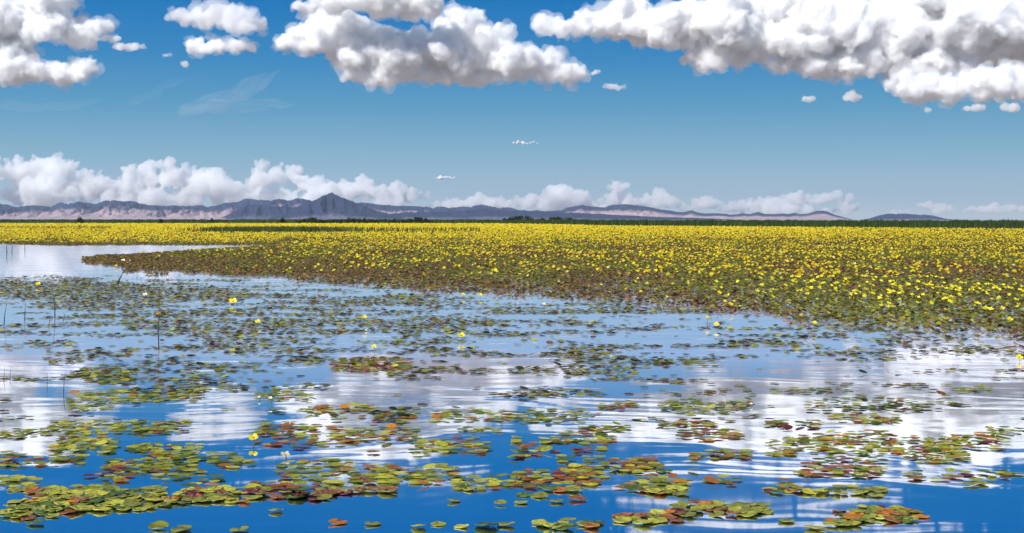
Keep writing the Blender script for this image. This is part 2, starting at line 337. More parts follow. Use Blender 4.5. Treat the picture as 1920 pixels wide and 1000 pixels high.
def terrain(name, prof, y0, yc, y1, seed, mat, cs=1.2, foot=.30, rough=.62, nx=900, ny=70):
    """a range as a height field: apron rising from y0, crest line near yc, back slope down to y1"""
    px = np.linspace(prof[0][0], prof[-1][0], nx); pr = np.interp(px, [p[0] for p in prof], [p[1] for p in prof])
    ty = np.linspace(0, 1, ny); Yv = y0+(y1-y0)*ty
    PX, YY = np.meshgrid(px, Yv); XX = (PX-CX)/F*YY
    wob = (fbm(px/45., px*0, 3, seed)-.5)*(yc-y0)*.30
    t = (YY-y0)/(yc+wob[None, :]-y0)
    s = np.where(t < 1, foot*np.clip(t/.55, 0, 1)**1.3+(1-foot)*np.clip((t-.40)/.60, 0, 1)**1.25, np.clip(1-(t-1)*1.4, 0, 1))
    pr = pr+(fbm(px/9., px*0+5, 4, seed+31)-.5)*2.4*np.clip((HY-2-pr)/14, 0, 1); rid = 1-np.abs(fbm(XX/330.+YY/2300., YY/2600., 5, seed+3, .6)*2-1)*2.6
    rid2 = fbm(XX/140., YY/260., 4, seed+9)
    wgt = np.clip((t-.2)/.3, 0, 1)*np.clip(np.abs(1-t)/.10, 0, 1)
    H = (HY+1.5-pr)[None, :]/F*(yc+wob[None, :])
    s = s*(1-rough*wgt*np.clip(1-rid, 0, 1.3)*.95-.16*wgt*(rid2-.5))
    z = H*np.clip(s, 0, 1.02)-.3
    V = np.stack([XX, YY, z], -1).reshape(-1, 3)
    i = np.arange(ny-1)[:, None]*nx+np.arange(nx-1)[None, :]
    Fa = np.stack([i, i+1, i+nx+1, i+nx], -1).reshape(-1, 4)
    o = mesh_np(name, V, Fa, mat, smooth=True)
    a = o.data.attributes.new("crest", 'FLOAT', 'POINT'); a.data.foreach_set("value", np.clip(s, 0, 1).astype(np.float32).ravel())
    tag(o, kind="structure")
    return o
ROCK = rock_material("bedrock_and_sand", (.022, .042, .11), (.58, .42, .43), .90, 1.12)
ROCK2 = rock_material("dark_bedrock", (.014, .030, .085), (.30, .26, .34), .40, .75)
terrain("mountain_range", RIDGE, 21500, 28500, 33000, 1, ROCK, nx=1300, ny=90)
terrain("hills", [(1610,414.5),(1627,412),(1647,405.5),(1665,402),(1690,402),(1712,403),(1727,404),(1740,403),(1757,407.5),(1775,412),(1800,414.5)], 25000, 28500, 32000, 7, ROCK2, nx=260, ny=50)
terrain("mountain", [(500,414),(520,404),(542,396),(562,386),(580,378.5),(595,373.5),(610,366.5),(617,363.5),(622,361.5),(628,364),(633,367),(640,371),(655,376),(670,381),(687,389),(705,396),(720,400),(745,408),(770,414)], 17500, 20500, 23000, 12, ROCK2, foot=.12, rough=.5, nx=360, ny=110)
terrain("foothills", [(405,414),(420,407),(435,400),(450,390),(462,385.5),(480,383),(500,387),(520,386),(545,388),(580,392),(620,398),(660,408),(680,414)], 21500, 23500, 25500, 15, ROCK2, foot=.2, rough=.6, nx=360, ny=70)
terrain("foothills", [(690,414.5),(730,402),(760,399),(800,398),(850,396),(900,393.5),(935,394.5),(960,396),(1000,397),(1060,399),(1100,401),(1150,404),(1230,408),(1330,411),(1400,414.5)], 20000, 22500, 24500, 19, ROCK2, foot=.3, rough=.55, nx=500, ny=60)

# ------------------------------------------------------------------ scattering of plants
rng = np.random.default_rng(11)
def scatter_mesh(name, tv, tf, pos, size, yaw, tilt, tdir, col, mat, zs=None, smooth=False):
    """many copies of one small template (tv, tf) merged into a single mesh with a colour per copy"""
    n = len(pos); tv = np.asarray(tv, float); tf = np.asarray(tf)
    c, s = np.cos(yaw), np.sin(yaw)
    x = tv[None, :, 0]*c[:, None]-tv[None, :, 1]*s[:, None]; y = tv[None, :, 0]*s[:, None]+tv[None, :, 1]*c[:, None]; z = np.repeat(tv[None, :, 2], n, 0)
    x, y, z = x*size[:, None], y*size[:, None], z*(size if zs is None else zs)[:, None]
    ax, ay = -np.sin(tdir)[:, None], np.cos(tdir)[:, None]          # tilt about a horizontal axis (Rodrigues)
    ct, st = np.cos(tilt)[:, None], np.sin(tilt)[:, None]; d = (ax*x+ay*y)*(1-ct)
    x2 = x*ct+ay*z*st+ax*d; y2 = y*ct-ax*z*st+ay*d; z2 = z*ct+(ax*y-ay*x)*st
    V = np.stack([x2, y2, z2], -1)+pos[:, None, :]
    nv = tv.shape[0]
    Fa = (tf[None]+(np.arange(n)*nv)[:, None, None]).reshape(-1, tf.shape[1])
    o = mesh_np(name, V.reshape(-1, 3), Fa, mat, smooth=smooth)
    a = o.data.attributes.new("tint", 'FLOAT_COLOR', 'POINT')
    cc = np.ones((n, nv, 4), dtype=np.float32); cc[:, :, :3] = col[:, None, :]
    a.data.foreach_set("color", cc.ravel())
    return o
def disc(n, notch=True, cup=.06):
    v = [(0, 0, -cup*.5)]; f = []
    for i in range(n):
        a = (.10 if notch else 0)+i/(n-1 if notch else n)*(2*math.pi-(.2 if notch else 0))
        r = 1+.05*math.sin(3*a+1)
        v.append((r*math.cos(a), r*math.sin(a), cup*(1+.6*math.sin(2*a))))
    for i in range(1, n if notch else n+1): f.append((0, i, i % n+1 if not notch else i+1))
    return np.array(v), np.array(f)
OLIVE, YGREEN, DGREEN, RBROWN, ORANGE, MAROON, BROWN = (.27, .28, .028), (.46, .44, .045), (.10, .15, .02), (.30, .11, .03), (.50, .19, .02), (.17, .03, .04), (.10, .065, .025)
def pick(pal, w_, n):
    w_ = np.array(w_, float); i = rng.choice(len(pal), n, p=w_/w_.sum()); c = np.array(pal)[i]
    return np.clip(c*rng.uniform(.65, 1.3, (n, 1))*rng.uniform(.9, 1.1, (n, 3)), 0, 1)

FRONT = [(130,486),(200,498),(240,507),(330,512),(440,517),(560,527),(640,533),(760,541),(900,550),(1000,556),(1120,563),(1250,574),(1400,594),(1500,607),(1600,616),(1750,626),(1920,640),(2100,655)]
CHAN = [(-200,457),(0,457),(120,460),(250,459),(400,459),(480,460),(530,462)]       # upper shore of the channel at the left
TONG = [(150,484),(200,479),(260,476),(300,474),(400,467),(480,463),(530,462)]      # upper edge of the tongue of leaves
def front(px): return np.interp(px, [p[0] for p in FRONT], [p[1] for p in FRONT])
def in_mat(px, py, j=0):
    j = np.asarray(j)
    fr = front(px)+j
    up = np.interp(px, [p[0] for p in CHAN], [p[1] for p in CHAN]); tg = np.interp(px, [p[0] for p in TONG], [p[1] for p in TONG])
    left = (py < up+j*.25) | ((px > 150+j*4) & (py > tg+j*.3) & (py < fr))
    return np.where(px < 525, left, py < fr)
def px_of(x, y): return CX+x/y*F
def py_of(y): return HY+CAMZ*F/y
def sample_world(y0, y1, dens, cap, marg=90):
    """random ground points in the field of view; density per m2 falls as 1/Y2 beyond cap; returns x, y and the growth of size"""
    Ys = np.linspace(y0, y1, 4000); wd = (1920+2*marg)/F*Ys; rho = dens*np.minimum(1, (cap/Ys)**2)
    pdf = wd*rho; n = int(np.trapz(pdf, Ys)); cdf = np.cumsum(pdf); cdf /= cdf[-1]
    y = np.interp(rng.random(n), cdf, Ys); px = rng.uniform(-marg, 1920+marg, n)
    return (px-CX)/F*y, y, np.maximum(1, y/cap)

LEAF = tint_material("mat_leaf", .6, .2, 25., .15)
PADM = tint_material("floating_leaf", .55, .12, 45., .15)
# the dense mat: crowded leaves, many pushed up on edge
x, y, g = sample_world(20, 640, 75, 62)
px, py = px_of(x, y), py_of(y); jit = (fbm(x*1.1, y*.45, 4, 5)-.5)*np.clip(900/y, 3, 26)
k = in_mat(px, py, jit) & (py > np.interp(px, [0, 800, 1000, 1150, 1500, 1920], [418, 419, 421, 424, 426, 430]))
fr_d = front(px)-py
k &= (px < 525) | (rng.random(len(x)) < .42+.58*np.clip(fr_d/16, 0, 1))
x, y, g, px, py, fr_d = [q[k] for q in (x, y, g, px, py, fr_d)]
n = len(x); print("mat leaves", n)
patch = fbm(x/3.5, y/9., 4, 21)
brownish = np.clip((patch-.42)*5+.35-np.clip(fr_d-22, 0, 40)/90, 0, 1)*.75+.12
c_b = pick([(.16, .10, .04), RBROWN, (.06, .04, .02), (.22, .19, .035), (.20, .14, .11)], [4, 1.6, 1.8, 2.6, 1.0], n); c_g = pick([(.27, .25, .035), (.17, .17, .025), DGREEN, (.11, .07, .03), YGREEN], [3, 3, 1.6, 1.6, .7], n)
col = np.where((rng.random(n) < brownish)[:, None], c_b, c_g)
tv, tf = disc(6, False, .12)
mat_o = scatter_mesh("leaf_mat", tv, tf, np.stack([x, y, rng.uniform(.01, .06, n)], -1), rng.uniform(.035, .062, n)*g, rng.uniform(0, 6.28, n), rng.uniform(0, .8, n)**1.3/g**1.1, rng.uniform(0, 6.28, n), col, LEAF)
tag(mat_o, "dense olive and brown mat of floating leaves spreading to the reeds", "leaf mat", kind="stuff")

# open water pads: coverage read off the photograph row by row
CXS = [0,160,320,480,640,800,960,1120,1280,1440,1600,1760,1920]
ROWS = [(515,[.0,.0,.0,.0,.1,.2,.2,.2,.2,.3,.3,.3,.3]),(524,[.55,.25,.05,.05,.2,.2,.2,.2,.2,.3,.3,.3,.3]),(535,[.9,.9,.55,.12,.2,.3,.2,.2,.2,.3,.3,.3,.3]),(548,[.92,.92,.85,.45,.22,.25,.3,.2,.2,.3,.3,.3,.3]),(562,[.55,.85,.8,.55,.45,.35,.3,.25,.25,.4,.5,.5,.5]),(580,[.15,.5,.6,.5,.45,.42,.35,.38,.35,.5,.5,.5,.5]),
 (600,[.10,.35,.6,.6,.5,.45,.4,.35,.3,.3,.5,.6,.6]),(630,[.06,.3,.55,.6,.5,.45,.4,.35,.3,.25,.35,.5,.6]),(660,[.06,.25,.45,.5,.48,.42,.35,.3,.25,.22,.25,.38,.42]),(690,[.05,.3,.4,.35,.45,.3,.15,.25,.22,.15,.12,.18,.22]),(715,[.08,.25,.3,.15,.08,.08,.1,.12,.12,.12,.08,.08,.1]),(745,[.08,.3,.3,.22,.12,.08,.1,.12,.12,.1,.08,.06,.05]),(775,[.04,.1,.1,.1,.1,.08,.08,.08,.08,.06,.06,.04,.03]),(800,[.0]*13),(1020,[0]*13)]
def cover(px, py):
    R = np.array([np.interp(px, CXS, r[1]) for r in ROWS]); ys = [r[0] for r in ROWS]
    q = np.clip(np.searchsorted(ys, py)-1, 0, len(ys)-2); t = np.clip((py-np.array(ys)[q])/(np.array(ys)[q+1]-np.array(ys)[q]), 0, 1)
    i = np.arange(len(px)); return R[q, i]*(1-t)+R[q+1, i]*t
x, y, g = sample_world(11.5, 50, 110, 60, 60); px, py = px_of(x, y), py_of(y)
nz = fbm(x*.85, y*1.5, 4, 33, .6); rank = np.argsort(np.argsort(-nz))/len(nz)
k = (rank < cover(px, py)*1.25) & ~in_mat(px, py, -4)
k &= rng.random(len(x)) < .8
stray = (rng.random(len(x)) < .012) & ~in_mat(px, py, 0) & (py > 560) & (py < 790) & (px > 120)
k |= stray
x, y, px, py = x[k], y[k], px[k], py[k]
PADS = [(a, b, None, -1) for a, b in zip(x, y)]
# rafts near the camera: x0, x1, y0, y1 in photograph pixels, crowding, palette weights, name
GR = [5, 4.5, 1.6, .5, .4, .15]; GD = [4.5, 2, 3.4, .8, .2, .3]; MX = [4, 3.4, 1.3, 1.8, 1.0, .5]; RD = [3, 3, .9, 3, 1.7, .8]; BR = [3, 2, 1.6, 3, .5, 1.1]
RAFTS = [
 (60,325,912,960,1.0,GR,"broad raft at the bottom left"),(0,70,893,922,.9,GR,"raft on the left edge"),(0,140,938,975,.8,GD,"raft in the bottom left corner"),
 (322,482,910,945,.9,MX,"tapering end of the broad raft"),(160,240,890,906,.8,MX,"small raft behind the broad one"),(200,380,858,893,1.0,GD,"dark dense raft on the left"),
 (0,58,850,880,.8,GD,None),(70,156,854,877,.7,GD,None),(98,232,816,851,.9,GR,None),(228,380,833,858,.9,GR,None),(95,362,789,816,.8,GR,None),(0,90,806,822,.7,GR,None),
 (126,376,733,756,.8,GR,None),(130,212,757,771,.7,GR,None),(154,254,687,721,.7,GD,None),(380,480,852,878,.7,GD,"loose raft right of the dark one"),(300,420,893,903,.5,GD,"thin line before the dark raft"),
 (478,655,908,938,.95,BR,"brown and green raft"),(520,665,862,888,.75,GD,"raft behind the brown and green"),(520,705,887,908,.6,MX,"scattered line by the brown raft"),
 (668,852,873,911,.85,GR,"green raft in the middle"),(850,962,894,921,.85,GR,"link to the red raft"),(665,735,912,928,.8,BR,"small raft below the middle one"),
 (480,594,792,826,.7,MX,None),(480,685,826,838,.55,BR,None),(616,782,799,830,.75,MX,None),(774,916,820,855,.7,MX,None),(576,706,761,777,.7,GR,None),(696,772,771,791,.7,MX,None),(480,587,733,753,.7,GD,None),(800,962,768,791,.6,MX,None),(858,944,803,812,.6,GR,None),
 (620,770,670,698,.9,BR,None),(960,1140,884,922,1.0,RD,"red and orange middle raft"),(1050,1130,873,885,.7,RD,"strip behind the red raft"),(1155,1298,895,928,.85,MX,"mixed raft beside the red one"),
 (1126,1256,861,889,.8,RD,"reddish raft behind the mixed one"),(1250,1445,944,968,.9,MX,"long front raft on the lower right"),(1165,1290,964,984,.95,RD,"compact orange raft near the bottom"),(1002,1130,974,992,.65,GR,"thin green bottom line"),
 (1040,1154,810,836,.75,MX,None),(960,1042,818,833,.5,MX,None),(960,1122,768,794,.6,GD,None),(1088,1186,799,812,.8,GD,None),(1228,1340,791,805,.8,RD,None),(1236,1414,752,779,.6,GD,None),(1264,1400,806,828,.65,RD,None),
 (1294,1417,845,864,.8,MX,"slim raft right of centre"),(1126,1190,754,770,.9,BR,None),(1318,1386,894,912,.75,MX,"little raft between mixed ones"),(958,1042,840,858,.7,BR,None),(1060,1144,840,851,.6,BR,None),
 (1586,1747,954,980,1.0,RD,"orange raft at bottom right"),(1556,1622,974,989,.8,GR,"raft touching the orange one"),(1440,1495,908,932,.85,MX,"dark clump left of right rafts"),(1498,1652,911,931,.6,GR,"sparse green line on the right"),
 (1492,1666,859,896,.7,BR,"loose brown raft on the right"),(1690,1820,838,869,.9,MX,"dense raft on the far right"),(1725,1890,817,847,.8,MX,None),(1515,1694,835,854,.75,GR,None),(1502,1722,810,833,.7,MX,None),(1438,1508,824,858,.75,MX,None),
 (1554,1687,775,795,.75,MX,None),(1438,1546,787,805,.6,BR,None),(1702,1820,884,901,.6,RD,"thin reddish raft on the right"),(1838,1925,884,897,.7,GD,"dark strip against the right edge"),(1817,1868,899,915,.6,GD,"loose group near the right edge"),
 (1834,1925,803,817,.6,GR,None),(1505,1766,747,765,.4,GD,None),(1786,1862,726,737,.7,GD,None),(1440,1596,728,738,.5,GD,None),(940,1130,856,868,.35,GR,None),(1180,1240,870,893,.35,MX,None)]
SINGLES = [(66,983,2),(298,991,0),(450,996,0),(518,960,0),(634,982,4),(699,984,0),(785,990,0),(822,985,0),(865,989,1),(949,986,0),(912,988,2),(851,941,0),(939,946,0),(981,930,2),(1012,932,0),(977,944,0),(1044,942,0),(1082,938,3),(1475,979,0),(1528,993,1),(1573,960,3),(1622,952,1),(1608,688,3),(340,994,0),(1470,903,3),(1300,884,0),(560,842,5),(700,850,3),(402,905,1)]
for ri, (x0, x1, y0_, y1_, cr, pal, nm_) in enumerate(RAFTS):
    A = (1/(y0_-HY)-1/(y1_-HY))*CAMZ*F*((x1-x0)/F*YG((y0_+y1_)/2)); n = int(A*115*cr)+2; got = []
    for _ in range(n*14):
        if len(got) >= n: break
        u, v = rng.uniform(-1, 1, 2)
        yy = YG((y0_+y1_)/2+v*(y1_-y0_)/2); pp = (x0+x1)/2+u*(x1-x0)/2; xx = X(pp, yy)
        ed = abs(u)**2.5*.7+abs(v+.5*math.sin(pp*.045+ri)*.6)**2.2*.7
        if ed+ (float(fbm(np.array([xx*3.1]), np.array([yy*2.7]), 3, 77)[0])-.5)*1.3 > .85: continue
        if any((xx-a)**2+(yy-b)**2 < .058**2 for a, b in got): continue
        got.append((xx, yy)); PADS.append((xx, yy, pal, ri))
for si, (a, b, c) in enumerate(SINGLES): PADS.append((X(a, YG(b)), YG(b), c, 1000+si))
order = sorted(range(len(PADS)), key=lambda i: PADS[i][1]); near = [i for i in order if PADS[i][3] >= 0 and py_of(PADS[i][1]) < 1004 and -15 < px_of(PADS[i][0], PADS[i][1]) < 1935][:300]; nearset = set(near)
rest = [PADS[i] for i in order if i not in nearset]; print("pads", len(PADS), "nearest to", PADS[near[-1]][1])
PAL6 = [OLIVE, YGREEN, DGREEN, RBROWN, ORANGE, MAROON]
n = len(rest); rx = np.array([p[0] for p in rest]); ry_ = np.array([p[1] for p in rest])
cidx = np.array([p[2] if isinstance(p[2], int) else (rng.choice(6, p=np.array(p[2])/sum(p[2])) if p[2] else -1) for p in rest])
midc = pick([OLIVE, (.10, .06, .02), (.04, .05, .015), RBROWN, YGREEN, MAROON], [4, 2.6, 1.6, 1.2, 1.8, .12], n)
col = np.where((cidx < 0)[:, None], midc*.8, np.array(PAL6)[np.clip(cidx, 0, 5)]*rng.uniform(.7, 1.25, (n, 1)))
tv, tf = disc(12, True, .05)
up = np.where(rng.random(n) < np.where(ry_ > 16, .22, .08), rng.uniform(.08, .35, n), rng.uniform(0, .04, n))
o = scatter_mesh("floating_pads", tv, tf, np.stack([rx, ry_, rng.uniform(.004, .012, n)+up*.05], -1), rng.uniform(.032, .058, n), rng.uniform(0, 6.28, n), up, rng.uniform(0, 6.28, n), col, PADM, smooth=False)
tag(o, "smaller green and brown pads dotting the open water out to the mat", "floating leaves", kind="stuff")
# individual pads
def pad_proto(shape, mat, seed):
    r_ = random.Random(seed); bm = bmesh.new(); n_ = 26; rings = [.0, .35, .7, .93, 1.0]; notch = .16; vs = []
    c = bm.verts.new((0, 0, .004)); curl = r_.uniform(.02, .10) if shape else .03; ph = r_.uniform(0, 6)
    for rr in rings[1:]:
        row = []
        for i in range(n_):
            a = notch+i/(n_-1)*(2*math.pi-2*notch); q = rr*(1+.04*math.sin(2*a+ph)+.025*math.sin(5*a+ph*2))
            z = .08*rr*rr+(curl*5*(rr-.6)*max(0, math.sin(a+ph)+.1) if rr > .6 else 0)+.05*math.sin(4*a+ph)*rr*rr+.03*shape*rr*math.sin(a+ph)
            row.append(bm.verts.new((q*math.cos(a), q*math.sin(a), z*1.0)))
        vs.append(row)
    for i in range(n_-1): bm.faces.new((c, vs[0][i], vs[0][i+1]))
    for a_, b_ in zip(vs, vs[1:]):
        for i in range(n_-1): bm.faces.new((a_[i], b_[i], b_[i+1], a_[i+1]))
    for v in bm.verts: v.co.x *= .060; v.co.y *= .060; v.co.z = v.co.z*.05+.003
    g_ = bmesh.ops.extrude_face_region(bm, geom=bm.faces[:]); bmesh.ops.translate(bm, vec=(0, 0, -.004), verts=[e for e in g_['geom'] if isinstance(e, bmesh.types.BMVert)])
    bmesh.ops.recalc_face_normals(bm, faces=bm.faces[:])
    me = bpy.data.meshes.new("lily_pad"); bm.to_mesh(me); bm.free(); me.materials.append(mat)
    for p in me.polygons: p.use_smooth = True
    return me
CN = ["olive", "lime green", "dark green", "russet", "orange", "maroon"]
C2 = [(.13, .11, .015), (.27, .22, .025), (.04, .06, .012), (.10, .035, .012), (.28, .07, .01), (.08, .015, .02)]
pm = [plain_material("pad_"+CN[i].replace(" ", "_").replace("-", "_"), PAL6[i], .42, .08, .25, 26., C2[i]) for i in range(6)]
protos = [[pad_proto(s, pm[i], i*9+s) for s in range(4)] for i in range(6)]
ORD = ["first","second","third","fourth","fifth","sixth","seventh","eighth","ninth","tenth","eleventh","twelfth","thirteenth","fourteenth","fifteenth","sixteenth","seventeenth","eighteenth","nineteenth","twentieth"]
def ordinal(i, n):
    if n == 1: return "only"
    if i == 0: return "leftmost"
    if i == n-1: return "rightmost"
    return (ORD[i] if i < 20 else "%dth" % (i+1))+" from left"
bins = {}
for i in near:
    xx, yy, pal, ri = PADS[i]
    ci = pal if isinstance(pal, int) else int(rng.choice(6, p=np.array(pal)/sum(pal)))
    bins.setdefault((ri if ri < 1000 else 1000, ci), []).append((xx/yy, xx, yy))
rr_ = random.Random(5)
for (ri, ci), lst in bins.items():
    lst.sort()
    for q, (_, xx, yy) in enumerate(lst):
        o = bpy.data.objects.new("lily_pad", protos[ci][rr_.randrange(4)]); COL.objects.link(o)
        s_ = rr_.uniform(.72, 1.15); o.location = (xx, yy, rr_.uniform(.002, .012)); o.rotation_euler = (rr_.gauss(0, .04), rr_.gauss(0, .04), rr_.uniform(0, 6.28)); o.scale = (s_, s_*rr_.uniform(.86, 1), s_)
        if ri == 1000: where = "among the pads drifting alone"; grp = "lone lily pads on open water"
        else: nm_ = RAFTS[ri][6] or "raft around row %d" % ri; where = "in the "+nm_; grp = "lily pads of the "+nm_
        oq = ordinal(q, len(lst))
        tag(o, ("only "+CN[ci]+" lily pad "+where) if oq == "only" else CN[ci]+" lily pad, "+oq+" "+where, "lily pad", grp)
print("unnamed rafts among near:", sorted({ri for (ri, _) in bins if ri < 1000 and RAFTS[ri][6] is None}))

# ------------------------------------------------------------------ flowers
YEL = tint_material("petal_yellow", .55, .35, 8., .2)
def petals(n=5, cup=.22, fr=False):
    v = [(0, 0, 0)]; f = []
    for i in range(n):
        a = i/n*2*math.pi; w_ = math.pi/n*.98; b = len(v)
        v += [(.55*math.cos(a-w_), .55*math.sin(a-w_), cup*.45), (1.0*math.cos(a-w_*.45), 1.0*math.sin(a-w_*.45), cup), (1.0*math.cos(a+w_*.45), 1.0*math.sin(a+w_*.45), cup), (.55*math.cos(a+w_), .55*math.sin(a+w_), cup*.45)]
        f += [(0, b, b+1), (0, b+1, b+2), (0, b+2, b+3)]
    return np.array(v), np.array(f)
x, y, g = sample_world(20, 640, 3.8, 110, 40); px, py = px_of(x, y), py_of(y)
fd = front(px)-py
jit = (fbm(x/1.5, y/4., 3, 8)-.5)*10
k = in_mat(px, py, jit-3)
hyb = np.interp(px, [0, 800, 1000, 1150, 1500, 1920], [418.5, 419.5, 421.5, 425, 427.5, 431])
k &= py > hyb
dens = np.interp(fd+(fbm(x/2.5, y/7., 3, 14)-.5)*26, [0, 8, 18, 32, 55, 80, 120], [.012, .04, .13, .33, .58, .8, 1.05])
tongue = (px < 700) & (py > 459); dens = np.where(tongue, dens*np.clip((px-170)/480, .08, 1)+np.where(px > 180, .03, 0), dens)
dens = np.where((px < 525) & (py < 461), np.clip((459-py)/7, .05, 1)*1.6, dens)
dens *= np.where((px < 210) & (py > 425.5) & (py < 431), .18, 1)*np.where((px > 400) & (px < 660) & (py > 427) & (py < 437), .35, 1)
dens *= 1-np.clip((px-900)/900, 0, 1)*np.clip((452-py)/16, 0, 1)*.6
dens *= np.where(fd < 90, 1+.6*np.clip((px-900)/900, -.3, 1), 1)*np.where(py < 448, 1.35, np.clip(.1+1.9*(fbm(x/2.0, y/5., 3, 17)-.2), .05, 1.6)*(.75+.9*fbm(x/9, y/25., 2, 19)))*(1-.3*np.clip((px-700)/500, 0, 1)*(py > 440))
k &= rng.random(len(x)) < dens
x, y, g, px, py = [q[k] for q in (x, y, g, px, py)]
ok = (px > 4) & (px < 1916); orderf = np.argsort(np.where(ok, y, 1e9)); nearf = orderf[:272]; restf = np.setdiff1d(np.arange(len(x)), nearf)
print("flowers", len(x), "near to", y[nearf[-1]])
n = len(restf); tv, tf = petals()
fy = np.array([(.88, .68, .012), (.90, .76, .03), (.80, .44, .01), (.88, .78, .22)])[rng.choice(4, n, p=[.5, .28, .17, .05])]*rng.uniform(.7, 1.05, (n, 1))
far = np.clip((py[restf] < 436)*1., 0, 1)[:, None]; fy = fy*(1-far*.0)
tdir = rng.normal(-1.9, .8, n)
o = scatter_mesh("yellow_flowers", tv, tf, np.stack([x[restf], y[restf], rng.uniform(.07, .19, n)*g[restf]**.45], -1), rng.uniform(.034, .072, n)*g[restf], rng.uniform(0, 6.28, n), rng.uniform(.25, 1.0, n), tdir, np.clip(fy, 0, 1), YEL)
tag(o, "carpet of small yellow flowers covering the leaf mat to the horizon", "flowers", kind="stuff")
PY = plain_material("flower_yellow", (.86, .72, .015), .5, .3, .12, 20.); PO = plain_material("flower_orange", (.75, .38, .02), .55, .2, .2, 30.)
PW = plain_material("flower_pale", (.80, .76, .50), .5, .3, .1, 30.); ST = plain_material("flower_stalk", (.10, .13, .03), .6, 0, .2, 40.)
def tube(bm, pts, r):
    rings = []
    for i, p in enumerate(pts):
        rr = r if isinstance(r, (int, float)) else r[i]
        rings.append([bm.verts.new((p[0]+rr*math.cos(a*math.pi/3), p[1]+rr*math.sin(a*math.pi/3), p[2])) for a in range(6)])
    for a, b in zip(rings, rings[1:]):
        for j in range(6): bm.faces.new((a[j], a[(j+1) % 6], b[(j+1) % 6], b[j]))
    bm.faces.new(rings[0][::-1]); bm.faces.new(rings[-1])
def corolla_bm(cup, seed, np_=5, rows=5, tilt=.35, z0=.12, R=.06):
    """five broad notched petals with crimped fringed edges"""
    r_ = random.Random(seed); bm = bmesh.new()
    for i in range(np_):
        a0 = i/np_*2*math.pi+r_.uniform(-.08, .08); hw = math.pi/np_*1.05; grid = []
        for j in range(rows+1):
            t = j/rows; row = []
            for q in range(7):
                u = q/6*2-1; rad = R*(.08+.92*t)*(1-.10*(1-abs(u))*(t > .9))*(1+.05*math.sin(q*3.1)*t)
                an = a0+u*hw*(1-.55*abs(2*t-1)**2.2*(t > .5))
                z = cup*R*t**1.3+.07*R*math.sin(q*math.pi)*t+.05*R*(q % 2)*t-.10*R*abs(u)*t
                row.append(bm.verts.new((rad*math.cos(an), rad*math.sin(an), z+i*.0006)))
            grid.append(row)
        for a, b in zip(grid, grid[1:]):
            for q in range(6): bm.faces.new((a[q], a[q+1], b[q+1], b[q]))
    from mathutils import Matrix
    bm.transform(Matrix.Translation((0, 0, z0)) @ Matrix.Rotation(tilt, 4, 'X')); return bm
def to_mesh(bm, name, mat):
    me = bpy.data.meshes.new(name); bm.to_mesh(me); bm.free(); me.materials.append(mat)
    for p in me.polygons: p.use_smooth = True
    return me
STATES = [("wide open", .25, 1.0), ("half closed", 1.1, .72), ("cupped", .65, .9), ("small flat", .08, .72)]
def small_flower(si, seed):
    st = STATES[si]; bm = corolla_bm(st[1], seed, R=.052*st[2], rows=3, tilt=.55); b2 = bmesh.new(); tube(b2, [(0, 0, -.02), (.004, 0, .06), (0, 0, .12)], .004)
    me2 = bpy.data.meshes.new("t"); b2.to_mesh(me2); b2.free(); n0 = len(bm.faces); bm.from_mesh(me2)
    me = to_mesh(bm, "yellow_flower", PY); me.materials.append(ST)
    for p in me.polygons[n0:]: p.material_index = 1
    return me
fp = [[small_flower(si, si*7+v) for v in range(2)] for si in range(4)]
SECT = [(0, 600, "below the dark peak"), (600, 900, "between peak and thicket"), (900, 1070, "below the middle thicket"), (1070, 1215, "below the flat-topped hills"), (1215, 1300, "below the falling range"), (1300, 1400, "before the blue cone hill"), (1400, 1500, "before the blue dome hill"), (1500, 1590, "below the blue dome hill"), (1590, 1680, "after the blue dome hill"), (1680, 1780, "below the last blue hill"), (1780, 1850, "beyond the last blue hill"), (1850, 1920, "by the right edge")]
fb = {}
for i in nearf:
    s_ = next(q for q, (a, b, _) in enumerate(SECT) if a <= px[i] < b); fb.setdefault((s_, int(rng.choice(4, p=[.4, .15, .3, .15]))), []).append((px[i], x[i], y[i]))
for (s_, si), lst in fb.items():
    lst.sort()
    for q, (_, xx, yy) in enumerate(lst):
        o = bpy.data.objects.new("yellow_flower", fp[si][rr_.randrange(2)]); COL.objects.link(o)
        sc_ = rr_.uniform(.85, 1.2); o.location = (xx, yy, rr_.uniform(-.02, .04)); o.rotation_euler = (rr_.gauss(0, .12), rr_.gauss(0, .12), rr_.gauss(0, .7)+.3); o.scale = (sc_,)*3
        oq = ordinal(q, len(lst)); lead = {"only": "only "+STATES[si][0]+" yellow flower"}.get(oq, STATES[si][0]+" yellow flower, "+oq)
        tag(o, lead+" on mat front "+SECT[s_][2], "flower", "yellow flowers along the front of the leaf mat")
